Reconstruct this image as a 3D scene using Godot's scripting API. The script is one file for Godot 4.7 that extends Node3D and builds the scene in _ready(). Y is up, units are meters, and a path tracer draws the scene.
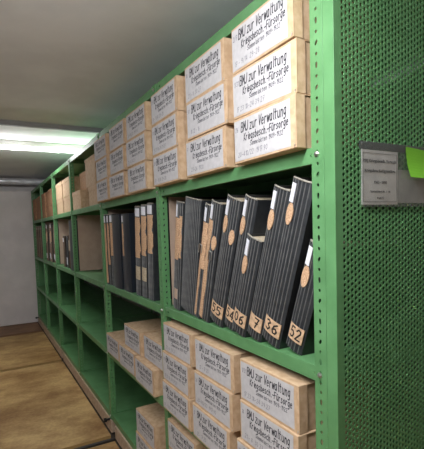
extends Node3D
# Basement archive: mobile steel shelving with labelled boxes and ledgers. y = 0 is the floor, the
# shelf front is the plane x = 0, the aisle lies at x < 0, the shelving runs towards -z.

const PITCH := 1.0          # bay width
const BAYS := 6
const DEPTH := 0.35         # depth of one side of the double shelving
const BACK := 0.70
const LEVELS := [0.140, 0.575, 1.023, 1.553, 1.998]   # upper faces of the shelves
const LIP := 0.038
const CEIL := 2.24
const FLOOR_EDGE := -0.012

var rng := RandomNumberGenerator.new()
var used := {}
var cache := {}
var M := {}

# ---------------------------------------------------------------- naming and parts
func numbered(called: String) -> String:
	var n: int = used.get(called, 0)
	used[called] = n + 1
	return called if n == 0 else "%s_%03d" % [called, n]

func tag(o: Node, label: String, category: String, group := "", kind := "") -> void:
	if label: o.set_meta("label", label)
	if category: o.set_meta("category", category)
	if group: o.set_meta("group", group)
	if kind: o.set_meta("kind", kind)

func thing(called: String, label: String, category: String, at := Vector3.ZERO, group := "") -> Node3D:
	var o := Node3D.new()
	o.name = numbered(called)
	add_child(o)
	o.position = at
	tag(o, label, category, group)
	return o

func part(parent: Node, called: String, mesh: Mesh, mat: Material, at := Vector3.ZERO, label := "") -> MeshInstance3D:
	var o := MeshInstance3D.new()
	o.name = called
	o.mesh = mesh
	o.material_override = mat
	o.position = at
	o.cast_shadow = GeometryInstance3D.SHADOW_CASTING_SETTING_ON
	parent.add_child(o, true)
	if label: o.set_meta("label", label)
	return o

func struct(called: String, mesh: Mesh, mat: Material, at: Vector3, label: String, category: String) -> MeshInstance3D:
	var o := part(self, called, mesh, mat, at)
	tag(o, label, category, "", "structure")
	return o

# ---------------------------------------------------------------- mesh helpers
func begin() -> SurfaceTool:
	var st := SurfaceTool.new()
	st.begin(Mesh.PRIMITIVE_TRIANGLES)
	return st

func tri(st: SurfaceTool, a: Vector3, b: Vector3, c: Vector3, hint: Vector3) -> void:
	var n := (c - a).cross(b - a)
	if n.length_squared() < 1e-16: return
	n = n.normalized()
	var pts := [a, b, c]
	if n.dot(hint) < 0.0:
		n = -n
		pts = [a, c, b]
	for p in pts:
		st.set_normal(n)
		st.add_vertex(p)

func quad(st: SurfaceTool, a: Vector3, b: Vector3, c: Vector3, d: Vector3, hint: Vector3) -> void:
	tri(st, a, b, c, hint)
	tri(st, a, c, d, hint)

# box with chamfered edges; lo and hi are its corners
func add_box(st: SurfaceTool, lo: Vector3, hi: Vector3, e := 0.0015) -> void:
	var c := (lo + hi) / 2.0
	var h := (hi - lo) / 2.0
	e = minf(e, minf(h.x, minf(h.y, h.z)) * 0.8)
	var P := func(sx, sy, sz, ax) -> Vector3:
		var q := Vector3(h.x * sx, h.y * sy, h.z * sz)
		if ax != 0: q.x -= e * sx
		if ax != 1: q.y -= e * sy
		if ax != 2: q.z -= e * sz
		return c + q
	for s in [-1, 1]:
		quad(st, P.call(s, -1, -1, 0), P.call(s, 1, -1, 0), P.call(s, 1, 1, 0), P.call(s, -1, 1, 0), Vector3(s, 0, 0))
		quad(st, P.call(-1, s, -1, 1), P.call(1, s, -1, 1), P.call(1, s, 1, 1), P.call(-1, s, 1, 1), Vector3(0, s, 0))
		quad(st, P.call(-1, -1, s, 2), P.call(1, -1, s, 2), P.call(1, 1, s, 2), P.call(-1, 1, s, 2), Vector3(0, 0, s))
	if e <= 0.0: return
	for s in [-1, 1]:
		for t in [-1, 1]:
			quad(st, P.call(s, t, -1, 0), P.call(s, t, 1, 0), P.call(s, t, 1, 1), P.call(s, t, -1, 1), Vector3(s, t, 0))
			quad(st, P.call(s, -1, t, 0), P.call(s, 1, t, 0), P.call(s, 1, t, 2), P.call(s, -1, t, 2), Vector3(s, 0, t))
			quad(st, P.call(-1, s, t, 1), P.call(1, s, t, 1), P.call(1, s, t, 2), P.call(-1, s, t, 2), Vector3(0, s, t))
			for r in [-1, 1]:
				tri(st, P.call(s, t, r, 0), P.call(s, t, r, 1), P.call(s, t, r, 2), Vector3(s, t, r))

func box(size: Vector3, e := 0.0015, key := "") -> Mesh:
	var k := "box%s%s%s" % [size, e, key]
	if not cache.has(k):
		var st := begin()
		add_box(st, -size / 2.0, size / 2.0, e)
		cache[k] = st.commit()
	return cache[k]

func span(lo: Vector3, hi: Vector3, e := 0.0015) -> Mesh:
	var st := begin()
	add_box(st, lo, hi, e)
	return st.commit()

# one rectangular cell of a plate with an elliptic hole through it, in the frame o + u*du + v*dv;
# n points out of the front, t is the sheet's thickness
func add_cell(st: SurfaceTool, o: Vector3, du: Vector3, dv: Vector3, n: Vector3, w: float, h: float, cu: float, cv: float, ra: float, rb: float, turn: float, t: float, steps := 10) -> void:
	var angs := []
	for i in steps: angs.append(TAU * i / steps)
	for q in [[-cu, -cv], [w - cu, -cv], [w - cu, h - cv], [-cu, h - cv]]: angs.append(fposmod(atan2(q[1], q[0]), TAU))
	angs.sort()
	var inner := []
	var outer := []
	for a in angs:
		var d := Vector2(cos(a), sin(a))
		var dl := d.rotated(-turn)
		var r := 1.0 / sqrt(dl.x * dl.x / (ra * ra) + dl.y * dl.y / (rb * rb))
		var tx := INF
		if d.x > 1e-6: tx = (w - cu) / d.x
		elif d.x < -1e-6: tx = -cu / d.x
		var ty := INF
		if d.y > 1e-6: ty = (h - cv) / d.y
		elif d.y < -1e-6: ty = -cv / d.y
		var e := d * minf(tx, ty)
		var base := o + du * cu + dv * cv
		inner.append(base + du * d.x * r + dv * d.y * r)
		outer.append(base + du * e.x + dv * e.y)
	var m := angs.size()
	for i in m:
		var j := (i + 1) % m
		quad(st, inner[i], inner[j], outer[j], outer[i], n)
		quad(st, inner[i], inner[j], inner[j] - n * t, inner[i] - n * t, (o + du * cu + dv * cv) - inner[i])

func add_tube(st: SurfaceTool, pts: Array, r: float, sides := 10, caps := true) -> void:
	var rings := []
	var nrm := []
	var side := Vector3.ZERO
	for i in pts.size():
		var d: Vector3 = (pts[mini(i + 1, pts.size() - 1)] - pts[maxi(i - 1, 0)]).normalized()
		if side == Vector3.ZERO: side = d.cross(Vector3(0.31, 0.9, 0.23)).normalized()
		side = (side - d * side.dot(d)).normalized()
		var up := d.cross(side)
		var ring := []
		var nr := []
		for k in sides:
			var a := TAU * k / sides
			var q := side * cos(a) + up * sin(a)
			nr.append(q)
			ring.append(pts[i] + q * r)
		rings.append(ring)
		nrm.append(nr)
	for i in pts.size() - 1:
		for k in sides:
			var l := (k + 1) % sides
			var order := [[i, k], [i, l], [i + 1, l], [i, k], [i + 1, l], [i + 1, k]]
			var a: Vector3 = rings[i][k]
			var b: Vector3 = rings[i][l]
			var c: Vector3 = rings[i + 1][l]
			if (c - a).cross(b - a).dot(nrm[i][k]) < 0.0:
				order = [[i, k], [i + 1, l], [i, l], [i, k], [i + 1, k], [i + 1, l]]
			for q in order:
				st.set_normal(nrm[q[0]][q[1]])
				st.add_vertex(rings[q[0]][q[1]])
	if caps:
		for k in sides:
			var l := (k + 1) % sides
			tri(st, pts[0], rings[0][k], rings[0][l], pts[0] - pts[1])
			var e: int = pts.size() - 1
			tri(st, pts[e], rings[e][k], rings[e][l], pts[e] - pts[e - 1])

func tube(pts: Array, r: float, sides := 10) -> Mesh:
	var st := begin()
	add_tube(st, pts, r, sides)
	return st.commit()

# thin sheet facing -x (or +z), with its picture upright; slightly wavy so it lies like paper
func sheet(w: float, h: float, toward := "x", t := 0.0008) -> Mesh:
	var k := "sheet%s%s%s" % [w, h, toward]
	if cache.has(k): return cache[k]
	var st := begin()
	var U := Vector3(0, 0, 1) if toward == "x" else Vector3(1, 0, 0)
	var N := Vector3(-1, 0, 0) if toward == "x" else Vector3(0, 0, 1)
	var nx := 6
	var ny := 4
	var at := func(i, j) -> Vector3:
		var u: float = (float(i) / nx - 0.5)
		var v: float = (0.5 - float(j) / ny)
		return U * u * w + Vector3.UP * v * h + N * (t + 0.0004 * sin(i * 2.1 + j * 1.3))
	for i in nx:
		for j in ny:
			var g := [[i, j], [i + 1, j], [i + 1, j + 1], [i, j + 1]]
			var a: Vector3 = at.call(i, j)
			var b: Vector3 = at.call(i + 1, j)
			var c: Vector3 = at.call(i + 1, j + 1)
			var o := [0, 1, 2, 0, 2, 3]
			if (c - a).cross(b - a).dot(N) < 0.0: o = [0, 2, 1, 0, 3, 2]
			for q in o:
				st.set_normal(N)
				st.set_uv(Vector2(float(g[q][0]) / nx, float(g[q][1]) / ny))
				st.add_vertex(at.call(g[q][0], g[q][1]))
	# edges down to the carrier
	for j in ny:
		quad(st, at.call(0, j), at.call(0, j + 1), at.call(0, j + 1) - N * t, at.call(0, j) - N * t, -U)
		quad(st, at.call(nx, j), at.call(nx, j + 1), at.call(nx, j + 1) - N * t, at.call(nx, j) - N * t, U)
	for i in nx:
		quad(st, at.call(i, 0), at.call(i + 1, 0), at.call(i + 1, 0) - N * t, at.call(i, 0) - N * t, Vector3.UP)
		quad(st, at.call(i, ny), at.call(i + 1, ny), at.call(i + 1, ny) - N * t, at.call(i, ny) - N * t, Vector3.DOWN)
	cache[k] = st.commit()
	return cache[k]

# ---------------------------------------------------------------- hand lettering
# strokes on a grid: x 0..4, baseline 0, x-height 4, capitals 6
var GLYPHS := {
	"B": [[0,0,0,6,2.6,6,3.4,5,2.6,3.3,0,3.2], [2.6,3.3,3.8,2,2.8,0,0,0]],
	"M": [[0,0,.4,6,2,2,3.6,6,4,0]],
	"J": [[3.4,6,3.4,1,2.4,0,1,0,.3,1]],
	"V": [[0,6,1.8,0,3.8,6]],
	"K": [[0,0,0,6],[3.6,6,0,2.8,3.8,0]],
	"F": [[0,0,0,6,3.6,6],[0,3.2,2.8,3.2]],
	"S": [[3.6,5.2,2.6,6,1,6,.2,4.8,1,3.5,2.8,2.8,3.6,1.5,2.6,0,1,0,.1,.9]],
	"A": [[0,0,1.9,6,3.8,0],[.7,2,3.1,2]],
	"N": [[0,0,0,6,3.6,0,3.6,6]],
	"z": [[.2,4,3.2,4,.2,0,3.4,0]],
	"u": [[.3,4,.3,1,1.2,0,2.4,.2,3.2,1.4],[3.2,4,3.2,0]],
	"ü": [[.3,4,.3,1,1.2,0,2.4,.2,3.2,1.4],[3.2,4,3.2,0],[1,5.2,1,5.6],[2.6,5.2,2.6,5.6]],
	"r": [[.6,4,.6,0],[.6,2.6,1.6,3.9,3,3.8]],
	"e": [[.4,2.1,3.2,2.2,2.8,3.6,1.6,4,.5,3,.4,1.2,1.4,0,3.1,.5]],
	"w": [[0,4,.9,0,2,3.4,3,0,4,4]],
	"a": [[3.1,4,1.4,4,.3,2.6,.4,.8,1.4,0,2.8,1,3.1,4,3.1,0]],
	"l": [[1.4,6.2,1.4,.6,2.2,0]],
	"t": [[1.6,5.6,1.6,.7,2.6,0],[.3,4,3,4]],
	"n": [[.5,4,.5,0],[.5,2.8,1.7,4,2.8,3.7,3.1,2.6,3.1,0]],
	"m": [[.1,4,.1,0],[.1,2.9,1.1,4,1.9,3.2,1.9,0],[1.9,2.9,3,4,3.8,3.2,3.8,0]],
	"g": [[3.1,4,1.4,4,.4,2.8,.6,1,1.6,.4,3,1.4],[3.1,4,3.1,-1,2.2,-2,.6,-1.7]],
	"i": [[1.7,4,1.7,0],[1.7,5.3,1.7,5.7]],
	"s": [[3,3.6,1.8,4,.6,3.2,1.2,2.3,2.7,1.7,2.8,.6,1.6,0,.3,.4]],
	"b": [[.5,6,.5,0],[.5,2.6,1.8,4,3.1,3,3.1,1,1.8,0,.5,.8]],
	"c": [[3.1,3.4,1.8,4,.5,2.8,.5,1.1,1.7,0,3.2,.6]],
	"h": [[.5,6,.5,0],[.5,2.7,1.8,4,3,3.2,3,0]],
	"k": [[.5,6,.5,0],[2.9,4,.5,1.7,3.1,0]],
	"o": [[1.8,4,.5,2.8,.5,1.1,1.8,0,3.1,1.1,3.1,2.8,1.8,4]],
	"d": [[3.1,6,3.1,0],[3.1,2.8,1.8,4,.5,2.9,.5,1,1.7,0,3.1,1]],
	".": [[1,0,1.3,.3]], ",": [[1.2,.4,.8,-1]], "-": [[.5,2.4,3.2,2.5]], "/": [[0,-.4,3.4,6.4]], " ": [],
	"0": [[1.9,6,.5,4.6,.5,1.4,1.9,0,3.3,1.4,3.3,4.6,1.9,6]],
	"1": [[.9,4.6,2.2,6,2.2,0]],
	"2": [[.4,4.8,1.6,6,3,5.4,3.1,4,.3,0,3.5,0]],
	"3": [[.5,5.4,1.9,6,3.2,4.8,1.6,3.3,3.3,1.8,2,0,.4,.6]],
	"4": [[2.6,0,2.6,6,.2,1.7,3.7,1.7]],
	"5": [[3.2,6,.8,6,.6,3.4,2.2,3.7,3.3,2.4,2.8,.6,1.4,0,.3,.6]],
	"6": [[2.9,5.8,1.2,4.4,.5,2,1.2,.2,2.6,.2,3.2,1.8,2.2,3.2,.6,2.2]],
	"7": [[.3,6,3.5,6,1.4,0],[1,3,3,3]],
	"8": [[1.9,3.2,.7,4.6,1.9,6,3.1,4.6,1.9,3.2,.5,1.6,1.9,0,3.3,1.6,1.9,3.2]],
	"9": [[3.2,4,2,2.8,.7,3.8,.8,5.4,2,6,3.2,5,3,2,1.6,0]],
}

func stroke(img: Image, a: Vector2, b: Vector2, r: float, ink: Color) -> void:
	var lo := a.min(b) - Vector2(r + 1, r + 1)
	var hi := a.max(b) + Vector2(r + 1, r + 1)
	var ab := b - a
	var l2 := maxf(ab.length_squared(), 1e-6)
	for y in range(maxi(0, int(lo.y)), mini(img.get_height(), int(hi.y) + 1)):
		for x in range(maxi(0, int(lo.x)), mini(img.get_width(), int(hi.x) + 1)):
			var p := Vector2(x + 0.5, y + 0.5)
			var k := clampf((p - a).dot(ab) / l2, 0, 1)
			var c := clampf(r + 0.5 - (a + ab * k).distance_to(p), 0, 1) * ink.a
			if c > 0.0:
				var was := img.get_pixel(x, y)
				var to := was.lerp(Color(ink.r, ink.g, ink.b), c)
				if to.get_luminance() < was.get_luminance(): img.set_pixel(x, y, to)

func write(img: Image, text: String, x: float, base: float, cap: float, adv: float, r: float, ink: Color, slant := 0.12, wob := 0.25) -> void:
	for ch in text:
		if GLYPHS.has(ch):
			var jy := rng.randf_range(-wob, wob) * cap / 10.0
			for line in GLYPHS[ch]:
				var prev := Vector2.ZERO
				for i in range(0, line.size(), 2):
					var gx: float = line[i] / 4.0 * adv * 0.84
					var gy: float = line[i + 1] / 6.0 * cap
					var p := Vector2(x + gx + gy * slant, base - gy + jy)
					if i > 0: stroke(img, prev, p, r, ink)
					prev = p
		x += adv * (0.55 if ch in ".,il1 " else 1.0)

func paper(w: int, h: int, tone: Color, seed_: int, spread := 0.025) -> Image:
	var img := Image.create(w, h, false, Image.FORMAT_RGB8)
	var n := FastNoiseLite.new()
	n.seed = seed_
	n.frequency = 0.02
	n.fractal_octaves = 4
	for y in h:
		for x in w:
			var v := 1.0 + n.get_noise_2d(x, y) * spread * 2.0
			img.set_pixel(x, y, Color(tone.r * v, tone.g * v, tone.b * v))
	return img

func picture(img: Image, rough := 0.85) -> StandardMaterial3D:
	img.generate_mipmaps()
	var m := StandardMaterial3D.new()
	m.albedo_texture = ImageTexture.create_from_image(img)
	m.roughness = rough
	return m

func plain(c: Color, rough := 0.6, metal := 0.0) -> StandardMaterial3D:
	var m := StandardMaterial3D.new()
	m.albedo_color = c
	m.roughness = rough
	m.metallic = metal
	return m

# material whose colour wanders between tones, laid on by world position
func grainy(tones: Array, freq: float, octaves: int, scale: Vector3, rough: float, seed_: int, bump := 0.0, world := true) -> StandardMaterial3D:
	var m := StandardMaterial3D.new()
	var n := FastNoiseLite.new()
	n.seed = seed_
	n.frequency = freq
	n.fractal_octaves = octaves
	var g := Gradient.new()
	var offs := PackedFloat32Array()
	var cols := PackedColorArray()
	for i in tones.size():
		offs.append(0.25 + 0.5 * i / (tones.size() - 1.0))
		cols.append(tones[i])
	g.offsets = offs
	g.colors = cols
	var t := NoiseTexture2D.new()
	t.width = 512
	t.height = 512
	t.seamless = true
	t.noise = n
	t.color_ramp = g
	t.normalize = true
	m.albedo_texture = t
	m.uv1_triplanar = true
	m.uv1_world_triplanar = world
	m.uv1_scale = scale
	m.roughness = rough
	if bump > 0.0:
		var b := NoiseTexture2D.new()
		b.width = 512
		b.height = 512
		b.seamless = true
		b.noise = n
		m.heightmap_enabled = true
		m.heightmap_texture = b
		m.heightmap_scale = bump
	return m

# ---------------------------------------------------------------- materials
func make_materials() -> void:
	M.green = grainy([Color8(86, 135, 87), Color8(91, 141, 92), Color8(96, 146, 97)], 0.01, 4, Vector3(1.5, 1.5, 1.5), 0.42, 3)
	M.steel = plain(Color8(196, 196, 192), 0.28, 0.9)
	M.card = grainy([Color8(188, 157, 124), Color8(196, 166, 133), Color8(203, 174, 142)], 0.02, 5, Vector3(3, 3, 3), 0.85, 5)
	M.card_brown = grainy([Color8(150, 108, 78), Color8(163, 120, 88), Color8(176, 132, 98)], 0.02, 5, Vector3(3, 3, 3), 0.85, 7)
	M.card_edge = grainy([Color8(160, 118, 80), Color8(172, 130, 90), Color8(182, 140, 100)], 0.02, 4, Vector3(4, 4, 4), 0.85, 8)
	M.divider = grainy([Color8(180, 156, 138), Color8(184, 160, 142), Color8(188, 164, 146)], 0.01, 4, Vector3(2, 2, 2), 0.8, 9)
	M.cloth = grainy([Color8(108, 110, 112), Color8(122, 123, 124), Color8(138, 138, 136)], 0.03, 5, Vector3(2, 2, 2), 0.5, 10)
	M.cloth_brown = grainy([Color8(128, 106, 90), Color8(142, 118, 100), Color8(156, 130, 112)], 0.03, 5, Vector3(2, 2, 2), 0.6, 11)
	for k in ["cloth", "cloth_brown"]: M[k].vertex_color_use_as_albedo = true
	M.plastic_black = plain(Color8(33, 38, 46), 0.32)
	M.pages = grainy([Color8(170, 155, 130), Color8(186, 171, 146), Color8(198, 184, 160)], 0.05, 3, Vector3(4, 4, 4), 0.9, 12)
	M.headband = grainy([Color8(120, 116, 108), Color8(140, 136, 126), Color8(166, 160, 148)], 0.05, 3, Vector3(4, 4, 4), 0.7, 13)
	M.tag = plain(Color8(226, 228, 236), 0.7)
	M.tan = grainy([Color8(176, 136, 104), Color8(200, 162, 128), Color8(216, 182, 148)], 0.04, 5, Vector3(7, 7, 7), 0.8, 14)
	M.ceiling = grainy([Color8(236, 236, 236), Color8(241, 241, 241), Color8(245, 245, 245)], 0.008, 6, Vector3(0.5, 0.5, 0.5), 0.95, 15)
	M.wall = grainy([Color8(220, 213, 211), Color8(224, 217, 215), Color8(228, 221, 219)], 0.01, 5, Vector3(0.6, 0.6, 0.6), 0.9, 16)
	M.side_wall = grainy([Color8(180, 180, 182), Color8(186, 186, 188), Color8(192, 192, 194)], 0.01, 5, Vector3(0.6, 0.6, 0.6), 0.8, 19)
	M.concrete = grainy([Color8(70, 62, 54), Color8(80, 71, 62), Color8(92, 82, 71)], 0.02, 5, Vector3(1, 1, 1), 0.9, 17)
	M.chassis = grainy([Color8(176, 152, 130), Color8(186, 162, 139), Color8(194, 171, 149)], 0.02, 5, Vector3(2, 2, 2), 0.7, 18)
	M.pale_floor = grainy([Color8(160, 160, 160), Color8(168, 168, 168), Color8(174, 174, 174)], 0.02, 4, Vector3(1, 1, 1), 0.7, 21)
	M.rail = plain(Color8(92, 88, 84), 0.4, 0.7)
	M.rubber = plain(Color8(26, 26, 26), 0.8)
	M.duct = plain(Color8(150, 148, 148), 0.6)
	M.lamp_body = plain(Color8(214, 214, 206), 0.5)
	M.foil = plain(Color8(225, 225, 230), 0.35, 0.35)
	M.glow = plain(Color8(250, 250, 245), 0.5)
	M.glow.emission_enabled = true
	M.glow.emission = Color(0.985, 0.99, 1.0)
	M.glow.emission_energy_multiplier = GLOW
	M.note = plain(Color8(122, 192, 52), 0.75)
	M.sleeve = plain(Color(0.85, 0.87, 0.86, 0.06), 0.06)
	M.sleeve.transparency = BaseMaterial3D.TRANSPARENCY_ALPHA
	M.sleeve_band = plain(Color8(56, 66, 60), 0.45)
	M.ink = plain(Color8(40, 40, 40), 0.8)
	# particle board: long streaks across the aisle, blotches and fine flakes
	var img := Image.create(1024, 512, false, Image.FORMAT_RGB8)
	var a := FastNoiseLite.new()
	a.seed = 41; a.frequency = 0.006; a.fractal_octaves = 4
	var b := FastNoiseLite.new()
	b.seed = 42; b.frequency = 0.02; b.fractal_octaves = 5
	var f := FastNoiseLite.new()
	f.seed = 43; f.frequency = 0.12; f.fractal_octaves = 3
	for y in 512:
		for x in 1024:
			var v := 0.52 + 0.75 * a.get_noise_2d(x * 0.45, y * 1.1)
			v += 0.30 * b.get_noise_2d(x * 0.40, y * 2.0) + 0.22 * f.get_noise_2d(x * 0.4, y * 1.2)
			var c := Color8(138, 100, 54).lerp(Color8(204, 170, 114), clampf(v, 0, 1))
			img.set_pixel(x, y, c)
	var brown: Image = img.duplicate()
	var flip: Image = img.duplicate()
	flip.flip_x()
	M.board = picture(img, 0.62)
	M.board_b = picture(flip, 0.62)
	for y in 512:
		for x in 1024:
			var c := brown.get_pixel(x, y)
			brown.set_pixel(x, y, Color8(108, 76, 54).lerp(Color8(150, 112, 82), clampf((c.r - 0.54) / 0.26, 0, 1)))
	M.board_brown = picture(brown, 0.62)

# ---------------------------------------------------------------- shelving
func post_mesh() -> Mesh:
	# L-profile: corner at the origin, slotted front flange towards -z, slotted side flange towards +x
	var st := begin()
	var w := 0.040
	var top := 2.0
	var y := 0.10
	var i := 0
	while y + 0.025 <= top + 0.001:
		var k := i % 4
		var ra := 0.0036
		var rb := 0.0042
		var turn := 0.0
		if k == 1: rb = 0.0088
		if k == 3:
			rb = 0.0070
			turn = -0.5
		add_cell(st, Vector3(-0.0005, y, -w), Vector3(0, 0, 1), Vector3.UP, Vector3(-1, 0, 0), w, 0.025, 0.020, 0.0125, ra, rb, turn, 0.002)
		add_cell(st, Vector3(0.0, y, 0.0005), Vector3(1, 0, 0), Vector3.UP, Vector3(0, 0, 1), 0.034, 0.025, 0.017, 0.0125, ra, rb, turn, 0.002)
		y += 0.025
		i += 1
	var yb := 0.10
	quad(st, Vector3(0.0015, yb, -w), Vector3(0.0015, y, -w), Vector3(-0.0005, y, -w), Vector3(-0.0005, yb, -w), Vector3(0, 0, -1))
	quad(st, Vector3(0.034, yb, 0.0005), Vector3(0.034, y, 0.0005), Vector3(0.034, y, -0.0015), Vector3(0.034, yb, -0.0015), Vector3(1, 0, 0))
	quad(st, Vector3(-0.0005, y, -w), Vector3(-0.0005, y, 0.0005), Vector3(0.0015, y, 0.0005), Vector3(0.0015, y, -w), Vector3.UP)
	quad(st, Vector3(0, y, 0.0005), Vector3(0.034, y, 0.0005), Vector3(0.034, y, -0.0015), Vector3(0, y, -0.0015), Vector3.UP)
	quad(st, Vector3(-0.0005, yb, 0), Vector3(-0.0005, y, 0), Vector3(0, y, 0.0005), Vector3(0, yb, 0.0005), Vector3(-1, 0, 1))
	return st.commit()

func shelf_mesh(length: float, slots: bool) -> Mesh:
	# origin at the near end of the front edge, upper face at y = 0; extends to -z and +x
	var st := begin()
	add_box(st, Vector3(0.002, -0.0025, -length), Vector3(DEPTH - 0.004, 0, 0), 0.0008)
	var e := 0.06 if slots else 0.0
	add_box(st, Vector3(0.002, -LIP, -length + e), Vector3(0.0042, -0.0004, -e), 0.0006)
	if slots:
		for z in [-0.06, -length]:
			add_cell(st, Vector3(0.002, -LIP, z), Vector3(0, 0, 1), Vector3.UP, Vector3(-1, 0, 0), 0.06, LIP - 0.0004, 0.028 if z > -0.1 else 0.032, 0.019, 0.0085, 0.0040, 0.0, 0.002)
	add_box(st, Vector3(0.004, -LIP, -length), Vector3(0.016, -LIP + 0.002, 0), 0.0006)
	add_box(st, Vector3(DEPTH - 0.006, -LIP, -length), Vector3(DEPTH - 0.004, 0, 0), 0.0006)
	add_box(st, Vector3(0.004, -LIP, -length), Vector3(DEPTH - 0.006, 0, -length + 0.002), 0.0006)
	add_box(st, Vector3(0.004, -LIP, -0.002), Vector3(DEPTH - 0.006, 0, 0), 0.0006)
	return st.commit()

func bolt_mesh() -> Mesh:
	var st := begin()
	var prof := [[0.0075, 0.0], [0.0075, 0.0012], [0.0056, 0.0012], [0.0056, 0.0042], [0.0042, 0.0056], [0.0, 0.0058]]
	for i in prof.size() - 1:
		for k in 6:
			var a0 := TAU * k / 6
			var a1 := TAU * (k + 1) / 6
			var P := func(q, a) -> Vector3: return Vector3(-q[1], sin(a) * q[0], cos(a) * q[0])
			var m := Vector3(0, sin((a0 + a1) / 2), cos((a0 + a1) / 2)) + Vector3(-0.7, 0, 0)
			quad(st, P.call(prof[i], a0), P.call(prof[i], a1), P.call(prof[i + 1], a1), P.call(prof[i + 1], a0), m)
	return st.commit()

# perforated sheet facing +z, from x0 to x1 and y0 to y1, holes in staggered columns
func perforated_mesh(x0: float, x1: float, y0: float, y1: float) -> Mesh:
	var V := PackedVector3Array()
	var Nn := PackedVector3Array()
	var p := 0.014
	var cw := p * 0.866
	var r := 0.0047
	var t := 0.003
	var angs := []
	var corner := atan2(p, cw)
	for a in [0.0, PI / 4, PI / 2, PI * 0.75, PI, PI * 1.25, PI * 1.5, PI * 1.75, corner, PI - corner, PI + corner, TAU - corner]: angs.append(a)
	angs.sort()
	var inn := []
	var out := []
	for a in angs:
		var d := Vector2(cos(a), sin(a))
		inn.append(d * r)
		out.append(d * minf(cw / 2 / maxf(absf(d.x), 1e-9), p / 2 / maxf(absf(d.y), 1e-9)))
	# one cell as a triangle list, then shifted over the sheet
	var cell := PackedVector3Array()
	var celln := PackedVector3Array()
	for i in angs.size():
		var j := (i + 1) % angs.size()
		var a3 := Vector3(inn[i].x, inn[i].y, 0)
		var b3 := Vector3(inn[j].x, inn[j].y, 0)
		var c3 := Vector3(out[j].x, out[j].y, 0)
		var d3 := Vector3(out[i].x, out[i].y, 0)
		for tr in [[a3, b3, c3], [a3, c3, d3]]:
			var n: Vector3 = (tr[2] - tr[0]).cross(tr[1] - tr[0])
			if n.length_squared() < 1e-18: continue
			if n.z < 0: tr = [tr[0], tr[2], tr[1]]
			for q in tr:
				cell.append(q)
				celln.append(Vector3(0, 0, 1))
		var back := Vector3(0, 0, -t)
		for tr in [[a3, b3, b3 + back], [a3, b3 + back, a3 + back]]:
			var n: Vector3 = (tr[2] - tr[0]).cross(tr[1] - tr[0])
			if n.dot(-(a3 + b3)) < 0: tr = [tr[0], tr[2], tr[1]]
			for q in tr:
				cell.append(q)
				celln.append(-(q * Vector3(1, 1, 0)).normalized())
	var cols := int((x1 - x0) / cw)
	var rows := int((y1 - y0) / p) - 1
	var rect := func(ax: float, ay: float, bx: float, by: float) -> void:
		for q in [Vector3(ax, ay, 0), Vector3(ax, by, 0), Vector3(bx, by, 0), Vector3(ax, ay, 0), Vector3(bx, by, 0), Vector3(bx, ay, 0)]:
			V.append(q)
			Nn.append(Vector3(0, 0, 1))
	for c in cols:
		var off := p / 2 if c % 2 else 0.0
		var xc := x0 + (c + 0.5) * cw
		for k in rows:
			var o := Vector3(xc, y0 + off + (k + 0.5) * p, 0)
			V.append_array(Transform3D(Basis.IDENTITY, o) * cell)
			Nn.append_array(celln)
		if off > 0.0: rect.call(xc - cw / 2, y0, xc + cw / 2, y0 + off)
		rect.call(xc - cw / 2, y0 + off + rows * p, xc + cw / 2, y1)
	rect.call(x0 + cols * cw, y0, x1, y1)
	# plain border
	var bw := 0.020
	rect.call(x0 - bw, y0 - 0.03, x0, y1 + 0.03)
	rect.call(x1, y0 - 0.03, x1 + bw, y1 + 0.03)
	rect.call(x0, y0 - 0.03, x1, y0)
	rect.call(x0, y1, x1, y1 + 0.03)
	var arr := []
	arr.resize(Mesh.ARRAY_MAX)
	arr[Mesh.ARRAY_VERTEX] = V
	arr[Mesh.ARRAY_NORMAL] = Nn
	var am := ArrayMesh.new()
	am.add_surface_from_arrays(Mesh.PRIMITIVE_TRIANGLES, arr)
	return am

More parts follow.
